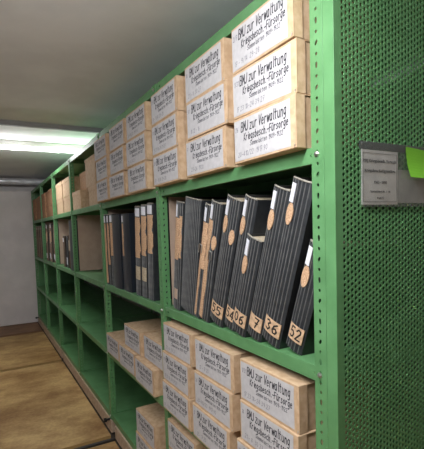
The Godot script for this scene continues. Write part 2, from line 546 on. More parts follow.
func build_shelving() -> void:
	var t := thing("mobile_shelving", "long green slotted steel archive shelving with perforated end panel", "shelving")
	var pm := post_mesh()
	var bm := bolt_mesh()
	var rear := span(Vector3(-0.002, 0.10, -0.04), Vector3(0.0, 2.0, 0.0), 0.0005)
	for i in BAYS + 1:
		var zc := 0.04 - i * PITCH
		var p := part(t, "post", pm, M.green, Vector3(0, 0, zc))
		for y in LEVELS:
			part(p, "bolt", bm, M.steel, Vector3(-0.0005, y - 0.018, -0.0225), "bright steel bolt head")
		part(t, "rear_post", rear, M.green, Vector3(BACK, 0, zc))
	var sm := shelf_mesh(0.985, true)
	var smr := shelf_mesh(0.985, false)
	for i in BAYS:
		for y in LEVELS:
			part(t, "shelf", sm, M.green, Vector3(0, y, 0.0335 - i * PITCH))
			part(t, "rear_shelf", smr, M.green, Vector3(DEPTH - 0.002, y, 0.0335 - i * PITCH))
	for i in range(1, BAYS + 1):
		part(t, "divider", box(Vector3(0.29, 0.485, 0.004), 0.0008), M.divider, Vector3(0.19, 1.27, 0.0365 - i * PITCH - 0.0035 + 0.002), "beige fibreboard divider")
	part(t, "far_end_panel", span(Vector3(0.036, 0.10, -5.957), Vector3(BACK, 2.0, -5.955), 0.0005), M.green)
	# end panel: perforated sheet with a folded front edge
	var ep := part(t, "end_panel", perforated_mesh(0.020, BACK - 0.02, 0.13, 1.97), M.green, Vector3(0, 0, 0.0745), "green perforated sheet panel")
	var st := begin()
	add_box(st, Vector3(-0.0015, 0.10, -0.0325), Vector3(0.0008, 2.0, 0.0003), 0.0008)
	add_box(st, Vector3(0.0, 1.998, -0.033), Vector3(BACK, 2.0, 0.0), 0.0005)
	part(ep, "folded_edge", st.commit(), M.green)
	part(ep, "rear_edge", span(Vector3(BACK - 0.001, 0.10, -0.0325), Vector3(BACK + 0.001, 2.0, 0.0003), 0.0008), M.green)
	# carriage
	var rails := [-1.91, -3.85, -5.42]
	var from := 0.06
	for r in rails + [-6.2]:
		var to: float = maxf(r + 0.045, -5.97)
		part(t, "base_beam", span(Vector3(-0.006, 0.012, to), Vector3(0.05, 0.099, from), 0.002), M.chassis)
		from = r - 0.045
	part(t, "base_core", span(Vector3(0.06, 0.02, -5.96), Vector3(BACK, 0.095, 0.03), 0.002), M.rubber)
	for z in [-1.985, -5.93]:
		var b := begin()
		add_tube(b, [Vector3(-0.002, 0.098, z), Vector3(-0.03, 0.098, z)], 0.008, 12)
		add_tube(b, [Vector3(-0.028, 0.098, z), Vector3(-0.044, 0.098, z)], 0.014, 14)
		part(t, "bumper", b.commit(), M.rubber, Vector3.ZERO, "small black rubber buffer")

# ---------------------------------------------------------------- boxes
const BOX_W := 0.275
const BOX_H := 0.128
const BOX_D := 0.27
var label_mats := []

func make_box_labels() -> void:
	var tails := ["17 - 9/14  29-28", "17 23 18-24 39 27", "20-410/22  1917 90", "21 - 8  30 27", "11 - 20  21 22", "18 12 - 16", "14-18  20 19", "12 - 17 25", "9-14 16", "23-26  1920"]
	for i in tails.size():
		var img := paper(512, 224, Color8(188, 186, 188), 60 + i)
		write(img, ["2/7", "1/31", "26", "14", "11", "30", "8", "12", "19", "7"][i], 12, 62, 26, 15, 1.6, Color(0.35, 0.35, 0.4, 0.7))
		write(img, "BMJ zur Verwaltung", 70, 68, 50, 25.0, 3.0, Color(0.10, 0.10, 0.13, 0.95))
		write(img, "Kriegsbesch.-Fürsorge", 98, 120, 38, 20.0, 2.7, Color(0.12, 0.12, 0.15, 0.92))
		write(img, "Sammelakten 1909-1922", 160, 156, 22, 15.5, 1.7, Color(0.25, 0.25, 0.28, 0.85))
		write(img, tails[i], 24 + i * 5, 204, 26, 19.0, 1.6, Color(0.4, 0.4, 0.44, 0.7))
		label_mats.append(picture(img))

func box_part_meshes() -> Dictionary:
	if cache.has("archive"): return cache["archive"]
	var d := {}
	# body: closed tray; origin at the middle of the front's lower edge, front face x = 0
	d.body = span(Vector3(0.004, 0, -BOX_W / 2 + 0.003), Vector3(BOX_D, BOX_H - 0.003, BOX_W / 2 - 0.003), 0.002)
	# cover: front board, top board and the flaps that wrap round both sides
	var st := begin()
	add_box(st, Vector3(0.0, 0.0005, -BOX_W / 2), Vector3(0.0045, BOX_H, BOX_W / 2), 0.0015)
	add_box(st, Vector3(0.003, BOX_H - 0.0035, -BOX_W / 2), Vector3(BOX_D + 0.002, BOX_H, BOX_W / 2), 0.0015)
	for s in [-1, 1]:
		var z0: float = BOX_W / 2 - 0.0035 if s > 0 else -BOX_W / 2
		add_box(st, Vector3(0.0, 0.0005, z0), Vector3(0.030, BOX_H, z0 + 0.0035), 0.0013)
	d.cover = st.commit()
	var sp := begin()
	add_tube(sp, [Vector3(-0.0006, 0.004, BOX_W / 2 - 0.006), Vector3(-0.0012, 0.010, BOX_W / 2 - 0.004)], 0.0014, 6)
	d.staple = sp.commit()
	cache["archive"] = d
	return d

func archive_box(at: Vector3, label: String, turn := 0.0, shift := -1) -> void:
	var d := box_part_meshes()
	var t := thing("archive_box", label, "box", at, "archive boxes with handwritten labels")
	t.rotation.y = turn
	part(t, "body", d.body, M.card)
	part(t, "cover", d.cover, M.card)
	part(t, "staple", d.staple, M.steel)
	var k: int = rng.randi() % label_mats.size() if shift < 0 else shift
	part(t, "paper_label", sheet(0.250, 0.114), label_mats[k], Vector3(0, BOX_H * 0.5, rng.randf_range(-0.009, -0.006)), "white paper label with handwriting")

func build_archive_boxes() -> void:
	make_box_labels()
	var pos := ["bottom", "middle", "top"]
	# top shelf, bay one and two: six stacks of three
	var cols := [
		[-0.154, "stack of three on the high shelf beside the slotted end post", [0.0, -0.001, -0.002]],
		[-0.481, "high-shelf stack second from the slotted end post", [0.003, 0.024, 0.008]],
		[-0.811, "high-shelf stack third from the slotted end post", [0.005, -0.002, 0.0]],
		[-1.160, "high-shelf stack fourth from the slotted end post", [-0.003, 0.005, 0.010]],
		[-1.478, "high-shelf stack fifth from the slotted end post", [-0.018, 0.0, 0.022]],
		[-1.800, "high-shelf stack sixth from the slotted end post", [0.0, 0.002, -0.012]],
	]
	for c in cols:
		for k in 3:
			archive_box(Vector3(-0.032 + rng.randf_range(-0.003, 0.003), LEVELS[3] + 0.0005 + k * (BOX_H + 0.0007), c[0] + c[2][k]), "%s white-labelled box, %s" % [pos[k], c[1]], rng.randf_range(-0.022, 0.022), [2, 1, 0][k] if c[0] > -0.2 else -1)
	# shelf below the ledgers, bay one
	var low := [
		[-0.190, "stack of three under the ledgers, beside the end post", [0.0, 0.012, 0.01]],
		[-0.495, "middle stack of three under the numbered ledgers", [-0.013, 0.0, 0.004]],
		[-0.795, "stack under the numbered ledgers, farthest from the end panel", [-0.008, -0.013, 0.0]],
	]
	for c in low:
		for k in 3:
			archive_box(Vector3(-0.020 + [-0.008, -0.002, 0.004][k], LEVELS[1] + 0.0005 + k * (BOX_H + 0.0007), c[0] + c[2][k]), "%s white-labelled box, %s" % [pos[k], c[1]], rng.randf_range(-0.01, 0.01))
	# same shelf, bay two
	var y1: float = LEVELS[1] + 0.0005
	archive_box(Vector3(-0.012, y1, -1.800), "single white-labelled box ending the row on the empty-looking shelf")
	archive_box(Vector3(-0.016, y1, -1.500), "lower box of the two-high pair next to the single box", 0.01)
	archive_box(Vector3(-0.024, y1, -1.196), "lower box, pulled forward, of the two-high pair beside the second post", -0.01)
	archive_box(Vector3(0.000, y1 + BOX_H + 0.001, -1.438), "upper box of the two-high pair next to the single box", 0.0)
	archive_box(Vector3(0.008, y1 + BOX_H + 0.001, -1.137), "upper box, set back, of the two-high pair beside the second post", -0.01)
	# bottom shelf
	var y0: float = LEVELS[0] + 0.0005
	archive_box(Vector3(-0.015, y0, -1.262), "lower of two white-labelled boxes alone on the bottom shelf", 0.0)
	archive_box(Vector3(-0.008, y0 + BOX_H + 0.001, -1.258), "upper of two white-labelled boxes alone on the bottom shelf", 0.015)
	for k in 3:
		archive_box(Vector3(-0.015, y0 + k * (BOX_H + 0.001), -0.79), "%s box of the bottom-shelf stack under the full near bay" % pos[k], rng.randf_range(-0.01, 0.01))

# plain carton with a lid
func carton(at: Vector3, size: Vector3, body: Material, lid: Material, label: String, lid_h := 0.035, turn := 0.0) -> void:
	var t := thing("storage_carton", label, "carton", at, "plain cartons on the high shelf")
	t.rotation.y = turn
	part(t, "body", span(Vector3(0.003, 0, -size.z / 2 + 0.003), Vector3(size.x - 0.003, size.y - 0.004, size.z / 2 - 0.003), 0.002), body)
	var st := begin()
	add_box(st, Vector3(0, size.y - 0.004, -size.z / 2), Vector3(size.x, size.y, size.z / 2), 0.0015)
	add_box(st, Vector3(0, size.y - lid_h, -size.z / 2), Vector3(0.003, size.y - 0.003, size.z / 2), 0.001)
	for s in [-1, 1]:
		var z0: float = size.z / 2 - 0.003 if s > 0 else -size.z / 2
		add_box(st, Vector3(0.002, size.y - lid_h, z0), Vector3(size.x, size.y - 0.003, z0 + 0.003), 0.001)
	part(t, "lid", st.commit(), lid)

func build_cartons() -> void:
	var y: float = LEVELS[3] + 0.0005
	# bay three
	carton(Vector3(0.010, y, -2.235), Vector3(0.30, 0.142, 0.245), M.card, M.card, "tan carton with pale lid beneath the taller tan carton")
	carton(Vector3(0.012, y + 0.143, -2.290), Vector3(0.30, 0.205, 0.30), M.card, M.card, "taller tan carton on top of another, beside the white-labelled boxes", 0.02)
	carton(Vector3(0.008, y, -2.785), Vector3(0.30, 0.150, 0.33), M.card, M.card, "low tan carton with a bright lid standing alone in its bay corner")
	carton(Vector3(0.075, y + 0.151, -2.765), Vector3(0.26, 0.16, 0.34), M.card_edge, M.card_edge, "brown carton set back on the low tan carton with bright lid")
	# bay four
	var two := ["lower", "upper"]
	for k in 2:
		carton(Vector3(0.012 - k * 0.004, y + k * 0.143, -3.235), Vector3(0.30, [0.142, 0.165][k], 0.345), M.card, M.card, "%s tan carton in the bay past the empty compartment, near side" % two[k])
		carton(Vector3(0.012 - k * 0.004, y + k * 0.143, -3.62), Vector3(0.30, [0.142, 0.165][k], 0.36), M.card, M.card, "%s tan carton in the bay past the empty compartment, far side" % two[k])
	# bays five and six: brown cartons
	for bay in [4, 5]:
		for c in 3:
			for k in 2:
				carton(Vector3(0.006 + 0.01 * (c % 2), y + k * 0.151, -bay - 0.17 - c * 0.31), Vector3(0.30, 0.150, 0.28), M.card_brown, M.card_brown, "%s brown carton in the %s bay before the grey wall" % [two[k], ["last", "second last"][5 - bay]], 0.03)

# ---------------------------------------------------------------- ledgers
func spine_x(s: float, bulge: float) -> float:
	return -bulge * (1.0 - s * s)

func ledger_mesh(w: float, h: float, d: float, bulge: float, ribs: int, amp: float) -> Mesh:
	var key := "led%.3f%.3f%.3f%d%.4f" % [w, h, d, ribs, amp]
	if cache.has(key): return cache[key]
	var st := begin()
	st.set_color(Color(0.105, 0.115, 0.13))
	var outer := []
	var inner := []
	var tone := []
	var ss := []
	if ribs > 0:
		for k in ribs:
			for u in [[0.02, 0], [0.17, 1], [0.32, 0], [0.62, 0]]:
				ss.append([-1.0 + 2.0 * (k + u[0]) / ribs, u[1]])
		ss.push_front([-1.0, 0])
		ss.append([1.0, 0])
	else:
		for k in 13: ss.append([-1.0 + k / 6.0, 0])
	for q in ss:
		var s: float = q[0]
		outer.append(Vector2(spine_x(s, bulge) + (0.0 if q[1] else amp), s * w / 2))
		inner.append(Vector2(spine_x(s, bulge * 0.8) + 0.006, s * (w / 2 - 0.004)))
		tone.append(q[1])
	tone.push_front(0)
	tone.append(0)
	outer.push_front(Vector2(d, -w / 2))
	outer.append(Vector2(d, w / 2))
	inner.push_front(Vector2(d, -w / 2 + 0.004))
	inner.append(Vector2(d, w / 2 - 0.004))
	for i in outer.size() - 1:
		var a: Vector2 = outer[i]
		var b: Vector2 = outer[i + 1]
		var e := b - a
		var nn := Vector3(-e.y, 0, e.x)
		var strip := [[a, 0.0, tone[i]], [b, 0.0, tone[i + 1]], [b, h, tone[i + 1]], [a, 0.0, tone[i]], [b, h, tone[i + 1]], [a, h, tone[i]]]
		var p0 := Vector3(a.x, 0, a.y)
		if (Vector3(b.x, h, b.y) - p0).cross(Vector3(b.x, 0, b.y) - p0).dot(nn) < 0.0: strip = [strip[0], strip[2], strip[1], strip[3], strip[5], strip[4]]
		for q in strip:
			st.set_normal(nn.normalized())
			st.set_color(Color(1, 1, 1) if q[2] else Color(0.105, 0.115, 0.13))
			st.add_vertex(Vector3(q[0].x, q[1], q[0].y))
		st.set_color(Color(0.105, 0.115, 0.13))
		var c: Vector2 = inner[i]
		var f: Vector2 = inner[i + 1]
		quad(st, Vector3(c.x, 0, c.y), Vector3(f.x, 0, f.y), Vector3(f.x, h, f.y), Vector3(c.x, h, c.y), -nn)
		for y in [0.0, h]:
			quad(st, Vector3(a.x, y, a.y), Vector3(b.x, y, b.y), Vector3(f.x, y, f.y), Vector3(c.x, y, c.y), Vector3(0, y - h / 2, 0))
	for s in [0, outer.size() - 1]:
		var a: Vector2 = outer[s]
		var c: Vector2 = inner[s]
		quad(st, Vector3(a.x, 0, a.y), Vector3(c.x, 0, c.y), Vector3(c.x, h, c.y), Vector3(a.x, h, a.y), Vector3(1, 0, 0))
	cache[key] = st.commit()
	return cache[key]

# sheet glued on the rounded spine, from z0..z1 (fractions of the half width) and y0..y1; round corners by cut
func spine_patch(w: float, bulge: float, s0: float, s1: float, y0: float, y1: float, lift: float, ragged := 0.0, tilt := 0.0) -> Mesh:
	var st := begin()
	var nx := 6
	var ny := 10
	var at := func(i, j) -> Vector3:
		var v: float = float(j) / ny
		var mid := (s0 + s1) / 2
		var half := (s1 - s0) / 2
		var rag := ragged * (0.5 * sin(v * 23.0 + s0 * 40.0) + 0.5 * sin(v * 11.0 + w * 300.0))
		var k := 1.0
		if ragged < 0.0:
			k = sqrt(maxf(0.06, 1.0 - pow(2.0 * v - 1.0, 2.0)))
			rag = 0.0
		var s: float = mid + half * k * (2.0 * i / nx - 1.0) * (1.0 + rag)
		return Vector3(spine_x(clampf(s, -1, 1), bulge) - lift, lerpf(y0, y1, v) + tilt * (s - mid) * w, s * w / 2)
	for i in nx:
		for j in ny:
			var g := [[i, j], [i + 1, j], [i + 1, j + 1], [i, j + 1]]
			var a: Vector3 = at.call(i, j)
			var b: Vector3 = at.call(i + 1, j)
			var c: Vector3 = at.call(i + 1, j + 1)
			var nn := (c - a).cross(b - a).normalized()
			var o := [0, 1, 2, 0, 2, 3]
			if nn.x > 0:
				o = [0, 2, 1, 0, 3, 2]
				nn = -nn
			for q in o:
				st.set_normal(nn)
				st.set_uv(Vector2(float(g[q][0]) / nx, 1.0 - float(g[q][1]) / ny))
				st.add_vertex(at.call(g[q][0], g[q][1]))
	# thickness at the rim
	for j in ny:
		for i in [0, nx]:
			var a: Vector3 = at.call(i, j)
			var b: Vector3 = at.call(i, j + 1)
			quad(st, a, b, b + Vector3(0.0025, 0, 0), a + Vector3(0.0025, 0, 0), Vector3(0, 0, i - 1))
	return st.commit()

func digits(text: String, seed_: int) -> Material:
	var img := paper(128, 112, Color8(198, 166, 134), seed_, 0.09)
	if text.length() == 1: write(img, text, 62, 92, 74, 50, 5.5, Color(0.10, 0.09, 0.09), 0.04, 0.0)
	else: write(img, text, 16, 92, 74, 54, 5.5, Color(0.10, 0.09, 0.09), 0.04, 0.0)
	return picture(img)

# o: w, h, x, z (bottom middle), lean (shift of the top towards +z), cloth, ribs, and what is glued on
func ledger(o: Dictionary, label: String, group: String) -> void:
	var w: float = o.w
	var h: float = o.h
	var d: float = o.get("d", 0.28)
	var bulge: float = minf(0.007, w * 0.12)
	var lean: float = o.get("lean", 0.0)
	var a := atan2(lean, h)
	var t := thing("ledger", label, "ledger", Vector3(o.get("x", 0.03), LEVELS[2] + 0.0006 + w / 2 * sin(absf(a)), o.z), group)
	t.rotation.x = a
	var ribs: int = o.get("ribs", maxi(2, roundi(w / 0.0125)))
	var amp: float = 0.003 if ribs > 0 else 0.0
	part(t, "cover", ledger_mesh(w, h, d, bulge, ribs, amp), o.get("mat", M.cloth))
	part(t, "page_block", span(Vector3(0.010, 0.006, -w / 2 + 0.005), Vector3(d - 0.008, h - 0.008, w / 2 - 0.005), 0.001), M.pages, Vector3.ZERO, "yellowed page edges")
	if o.get("band", true):
		var pts := []
		for i in 9:
			var s := -1.0 + 2.0 * i / 8.0
			pts.append(Vector3(spine_x(s, bulge) + 0.002, h + 0.0005, s * (w / 2 - 0.002)))
		part(t, "headband", tube(pts, 0.0028, 6), M.headband, Vector3.ZERO, "worn grey spine end")
	for c in o.get("clips", []):
		var cx := -bulge - 0.004
		part(t, "wire_clip", tube([Vector3(cx, c[1], c[0] - 0.009), Vector3(cx, c[1] + 0.032, c[0] - 0.009), Vector3(cx - 0.003, c[1] + 0.037, c[0]), Vector3(cx, c[1] + 0.032, c[0] + 0.012), Vector3(cx, c[1] + 0.004, c[0] + 0.012)], 0.0018, 6), M.steel, Vector3.ZERO, "bent silver wire clip")
	for g in o.get("glued", []):
		var ws: float = w / 2
		var s0: float = g[1] / ws
		var s1: float = g[2] / ws
		var mesh := spine_patch(w, bulge, s0, s1, g[3], g[4], 0.0022 if g[0] == "number_label" else 0.0012, -1.0 if g[0] == "oval_patch" else (0.22 if g[0] == "torn_strip" else 0.0), g[6] if g.size() > 6 else 0.0)
		part(t, g[0], mesh, g[5], Vector3.ZERO, {"shelf_tag": "white shelf tag", "number_label": "tan label with black number", "oval_patch": "tan glued patch", "torn_strip": "torn tan paper strip", "square_label": "pale square label"}[g[0]])

func build_ledgers() -> void:
	var H := 0.455
	var G := "black ribbed ledgers leaning on the near shelf"
	var T := func(w: float, h: float) -> Array: return ["shelf_tag", -w / 2 + 0.005, -w / 2 + 0.024, h - 0.062, h - 0.012, M.tag]
	var O := func(w: float, h: float, c := 0.0) -> Array: return ["oval_patch", -w / 2 + 0.002 + c, -w / 2 + 0.034 + c, h - 0.122, h - 0.064, M.tan]
	var N := func(w: float, txt: String, s: int) -> Array: return ["number_label", -w / 2 + 0.008, w / 2 - 0.004, 0.030, 0.076, digits(txt, s), 0.0]
	ledger({"w": 0.075, "h": H, "z": -0.860, "lean": 0.075, "x": 0.018, "glued": [T.call(0.075, H), ["torn_strip", -0.032, 0.010, 0.215, 0.39, M.tan], ["torn_strip", 0.014, 0.028, 0.225, 0.40, M.tan], ["square_label", -0.014, 0.014, 0.045, 0.090, M.divider]]}, "black ledger with torn tan strips leaning by the beige divider", G)
	ledger({"w": 0.135, "h": H, "z": -0.750, "lean": 0.085, "x": 0.018}, "thickest black ribbed ledger without any label", G)
	ledger({"w": 0.044, "h": 0.44, "z": -0.655, "lean": 0.125, "x": 0.010, "clips": [[-0.012, 0.255]], "glued": [T.call(0.044, 0.44), ["torn_strip", -0.018, 0.018, 0.20, 0.375, M.tan], ["torn_strip", -0.021, -0.002, 0.01, 0.21, M.tan]]}, "thin black ledger with narrow tan strip down its edge", G)
	ledger({"w": 0.074, "h": 0.44, "z": -0.592, "lean": 0.130, "x": 0.006, "clips": [[0.010, 0.235]], "glued": [T.call(0.074, 0.44), ["torn_strip", -0.035, -0.002, 0.004, 0.375, M.tan], ["oval_patch", 0.006, 0.030, 0.275, 0.325, M.tan]]}, "black ledger with a long tan strip from tag to foot", G)
	ledger({"w": 0.086, "h": 0.448, "z": -0.506, "lean": 0.155, "x": 0.008, "glued": [T.call(0.086, 0.448), O.call(0.086, 0.448), ["oval_patch", 0.012, 0.036, 0.30, 0.35, M.tan], N.call(0.086, "55", 71)]}, "black ribbed ledger labelled 55 touching the long tan strip ledger", G)
	ledger({"w": 0.066, "h": 0.448, "z": -0.424, "lean": 0.158, "x": 0.014, "glued": [T.call(0.066, 0.448), O.call(0.066, 0.448), N.call(0.066, "54", 72)]}, "black ribbed ledger labelled 54, partly hidden by the short ledger 06", G)
	ledger({"w": 0.076, "h": 0.318, "z": -0.349, "lean": 0.111, "x": 0.0, "glued": [T.call(0.076, 0.318), O.call(0.076, 0.318), N.call(0.076, "06", 73)]}, "short black ribbed ledger labelled 06 among tall ones", G)
	ledger({"w": 0.070, "h": 0.460, "z": -0.274, "lean": 0.160, "x": 0.008, "glued": [T.call(0.07, 0.46), O.call(0.07, 0.46), N.call(0.07, "7", 74)]}, "tall black ribbed ledger labelled 7 next to the short one", G)
	ledger({"w": 0.080, "h": 0.470, "z": -0.195, "lean": 0.163, "x": 0.010, "glued": [T.call(0.080, 0.47), O.call(0.080, 0.47), N.call(0.080, "36", 75)]}, "tallest leaning black ribbed ledger, labelled 36", G)
	ledger({"w": 0.064, "h": 0.305, "z": -0.108, "lean": 0.110, "x": 0.022, "glued": [T.call(0.064, 0.305), O.call(0.064, 0.305), N.call(0.064, "52", 76)]}, "short black ribbed ledger labelled 52 beside the end post", G)
	# second bay: upright ledgers with long tan strips and two smooth black binders
	var g2 := "ledgers on the second bay's middle shelf"
	var strip := func(w: float, h: float, y0: float) -> Array: return ["torn_strip", -w / 2 + 0.005, w / 2 - 0.006, y0, h - 0.055, M.tan]
	var tg := func(w: float, h: float) -> Array: return ["shelf_tag", -w / 2 + 0.008, w / 2 - 0.010, h - 0.05, h - 0.008, M.tag]
	var sq := func(w: float) -> Array: return ["square_label", -w / 2 + 0.010, w / 2 - 0.008, 0.085, 0.155, M.pages]
	ledger({"w": 0.044, "h": 0.450, "z": -1.925, "lean": -0.01, "x": 0.012, "ribs": 3, "glued": [tg.call(0.044, 0.45), strip.call(0.044, 0.45, 0.01)]}, "ledger with tan strip to its foot, against the third post", g2)
	ledger({"w": 0.044, "h": 0.450, "z": -1.874, "lean": -0.01, "x": 0.016, "ribs": 3, "glued": [tg.call(0.044, 0.45), strip.call(0.044, 0.45, 0.13)]}, "middle one of three tan-stripped ledgers against the third post", g2)
	ledger({"w": 0.062, "h": 0.450, "z": -1.816, "lean": -0.008, "x": 0.02, "ribs": 4, "glued": [tg.call(0.062, 0.45), strip.call(0.062, 0.45, 0.19)]}, "tan-stripped ledger touching the smooth black binder", g2)
	ledger({"w": 0.160, "h": 0.44, "z": -1.695, "x": 0.012, "ribs": 0, "band": false, "mat": M.plastic_black}, "wide smooth black binder without label", g2)
	ledger({"w": 0.150, "h": 0.44, "z": -1.530, "x": 0.018, "ribs": 0, "band": false, "mat": M.plastic_black, "glued": [["shelf_tag", -0.05, -0.025, 0.395, 0.43, M.tag], ["torn_strip", -0.052, -0.022, 0.20, 0.385, M.tan]]}, "wide smooth black binder with a narrow tan strip and tag", g2)
	ledger({"w": 0.080, "h": 0.465, "z": -1.345, "lean": 0.035, "x": 0.018, "glued": [tg.call(0.08, 0.465), strip.call(0.08, 0.465, 0.20), sq.call(0.08)]}, "tan-stripped ledger with square label right of the smooth binders", g2)
	ledger({"w": 0.076, "h": 0.468, "z": -1.250, "lean": 0.032, "x": 0.018, "glued": [tg.call(0.076, 0.468), strip.call(0.076, 0.468, 0.215), sq.call(0.076)]}, "tan-stripped ledger with square label between two others by the post", g2)
	ledger({"w": 0.076, "h": 0.470, "z": -1.160, "lean": 0.03, "x": 0.018, "glued": [tg.call(0.076, 0.47), strip.call(0.076, 0.47, 0.23)]}, "tan-stripped ledger nearest the second post", g2)
	# fourth bay
	var g3 := "ledgers in the far bays"
	ledger({"w": 0.15, "h": 0.45, "z": -3.125, "x": 0.012, "ribs": 0, "mat": M.plastic_black, "band": false, "glued": [["torn_strip", -0.055, -0.035, 0.20, 0.40, M.pages]]}, "wide black binder past the empty compartment", g3)
	ledger({"w": 0.09, "h": 0.32, "z": -3.31, "x": 0.03, "lean": 0.02, "mat": M.cloth_brown, "glued": [["square_label", -0.03, 0.02, 0.17, 0.27, M.pages]]}, "short brown ledger with pale label beside the wide black binder", g3)
	ledger({"w": 0.09, "h": 0.30, "z": -3.44, "x": 0.03, "lean": 0.02, "mat": M.cloth, "glued": [["square_label", -0.02, 0.02, 0.03, 0.10, M.tag]]}, "short black ledger with white foot label", g3)
	ledger({"w": 0.09, "h": 0.31, "z": -3.60, "x": 0.03, "mat": M.cloth_brown, "glued": [["shelf_tag", -0.02, 0.02, 0.25, 0.29, M.tag]]}, "short brown ledger with white top tag", g3)
	for i in 8:
		var z := -4.06 - i * 0.108
		var glued := []
		if i % 3 == 0: glued = [["shelf_tag", -0.03, 0.02, 0.40, 0.44, M.tag], ["square_label", -0.03, 0.03, 0.24, 0.36, M.tan]]
		elif i % 3 == 1: glued = [["square_label", -0.03, 0.03, 0.22, 0.34, M.pages], ["shelf_tag", -0.025, 0.025, 0.03, 0.09, M.tag]]
		else: glued = [["shelf_tag", -0.025, 0.025, 0.04, 0.10, M.tag]]
		ledger({"w": 0.085, "h": 0.43 + 0.02 * (i % 2), "z": z, "x": 0.02 + 0.008 * (i % 3), "lean": 0.02, "mat": M.cloth_brown, "glued": glued}, ["brown ledger with tan label and tag in the fifth bay", "brown ledger with pale label and white foot tag in the fifth bay", "brown ledger with only a white foot tag in the fifth bay"][i % 3], g3)
	for i in 8:
		ledger({"w": 0.085, "h": 0.44, "z": -5.06 - i * 0.108, "x": 0.02 + 0.006 * (i % 2), "lean": 0.015, "mat": M.cloth_brown, "glued": [["shelf_tag", -0.02, 0.02, 0.39, 0.42, M.headband]]}, "dark brown ledger in the last bay before the grey wall", g3)

# ---------------------------------------------------------------- lamps and ceiling things
func lamp(z: float, x0: float, down: float, around: float, drop: float, label: String) -> void:
	var x1 := x0 + 1.5
	var t := thing("fluorescent_lamp", label, "lamp", Vector3(0, CEIL - drop, z), "ceiling batten lamps")
	if drop > 0.0:
		for x in [x0 + 0.3, x1 - 0.3]: part(t, "added_hanger", tube([Vector3(x, -0.002, 0), Vector3(x, drop, 0)], 0.005, 8), M.lamp_body)  # invented rods: lower the out-of-view near lamp so the ceiling gets more light
	part(t, "housing", span(Vector3(x0, -0.046, -0.03), Vector3(x1, 0.0, 0.03), 0.003), M.lamp_body)
	for x in [x0 + 0.012, x1 - 0.012]:
		part(t, "lampholder", span(Vector3(x - 0.011, -0.088, -0.013), Vector3(x + 0.011, -0.045, 0.013), 0.003), M.lamp_body)
	part(t, "tube", tube([Vector3(x0 + 0.02, -0.070, 0), Vector3(x1 - 0.02, -0.070, 0)], 0.013, 14), M.glow, Vector3.ZERO, "glowing white fluorescent tube")
	var l := AreaLight3D.new()
	l.name = "tube_light"
	l.area_size = Vector2(1.42, 0.026)
	l.light_energy = down
	l.light_color = Color(0.985, 0.99, 1.0)
	l.area_range = 14.0
	l.area_attenuation = 2.0
	l.shadow_enabled = true
	t.add_child(l)
	l.position = Vector3((x0 + x1) / 2, -0.086, 0)
	l.rotation.x = -PI / 2
	for k in 4:
		var o := OmniLight3D.new()
		o.name = "tube_end_light"
		o.light_energy = around / 4.0
		o.light_color = Color(0.985, 0.99, 1.0)
		o.light_size = 0.02
		o.omni_range = 14.0
		o.omni_attenuation = 2.0
		o.shadow_enabled = true
		t.add_child(o, true)
		o.position = Vector3(lerpf(x0, x1, (k + 0.5) / 4.0), -0.108, 0)

const NEAR_ROW := 0.24
const GLOW := 10.0
const EXPOSURE := 0.95

func build_ceiling_things() -> void:
	lamp(-3.57, -0.92, 1.2, 0.5, 0.0, "white batten lamp with one glowing tube past the grey cable duct")
	lamp(NEAR_ROW, -1.75, 1.9, 1.2, 0.16, "white batten lamp over the aisle beside the labelled boxes")
	var d := part(self, "cable_duct", span(Vector3(-4.15, CEIL - 0.037, -0.018), Vector3(0.72, CEIL, 0.018), 0.002), M.duct, Vector3(0, 0, -2.82))
	tag(d, "grey cable duct running straight across the ceiling", "duct")
	# crumpled foil pipe
	var st := begin()
	var n := FastNoiseLite.new()
	n.seed = 9
	n.frequency = 9.0
	var grid := []
	var nx := 240
	var na := 18
	for i in nx + 1:
		var row := []
		for k in na:
			var a := TAU * k / na
			var x := -4.15 + 4.85 * i / nx
			var r := 0.050 + 0.007 * n.get_noise_3d(x, cos(a) * 0.15, sin(a) * 0.15)
			row.append(Vector3(x, cos(a) * r, sin(a) * r))
		grid.append(row)
	for i in nx:
		for k in na:
			var l := (k + 1) % na
			var c := TAU * (k + 0.5) / na
			quad(st, grid[i][k], grid[i][l], grid[i + 1][l], grid[i + 1][k], Vector3(0, cos(c), sin(c)))
	var fp := part(self, "insulated_pipe", st.commit(), M.foil, Vector3(0, 2.155, -6.17))
	tag(fp, "silver foil wrapped pipe under the ceiling above the grey wall", "pipe")

# ---------------------------------------------------------------- room
func board(x0: float, x1: float, z0: float, z1: float, mat: Material, parent: Node) -> void:
	var st := begin()
	var T := 0.022
	for q in [[x0, z0, 0, 0], [x1, z1, 1, 1], [x1, z0, 1, 0], [x0, z0, 0, 0], [x0, z1, 0, 1], [x1, z1, 1, 1]]:
		st.set_normal(Vector3.UP)
		st.set_uv(Vector2(q[2], q[3] * (z0 - z1) / 2.0 + fposmod(z0, 1.0)))
		st.add_vertex(Vector3(q[0], 0, q[1]))
	st.set_uv(Vector2(0.3, 0.3))
	quad(st, Vector3(x0, 0, z0), Vector3(x1, 0, z0), Vector3(x1, -T, z0), Vector3(x0, -T, z0), Vector3(0, 0, 1))
	quad(st, Vector3(x0, 0, z1), Vector3(x1, 0, z1), Vector3(x1, -T, z1), Vector3(x0, -T, z1), Vector3(0, 0, -1))
	quad(st, Vector3(x1, 0, z0), Vector3(x1, 0, z1), Vector3(x1, -T, z1), Vector3(x1, -T, z0), Vector3(1, 0, 0))
	quad(st, Vector3(x0, 0, z0), Vector3(x0, 0, z1), Vector3(x0, -T, z1), Vector3(x0, -T, z0), Vector3(-1, 0, 0))
	part(parent, "floor_board", st.commit(), mat)

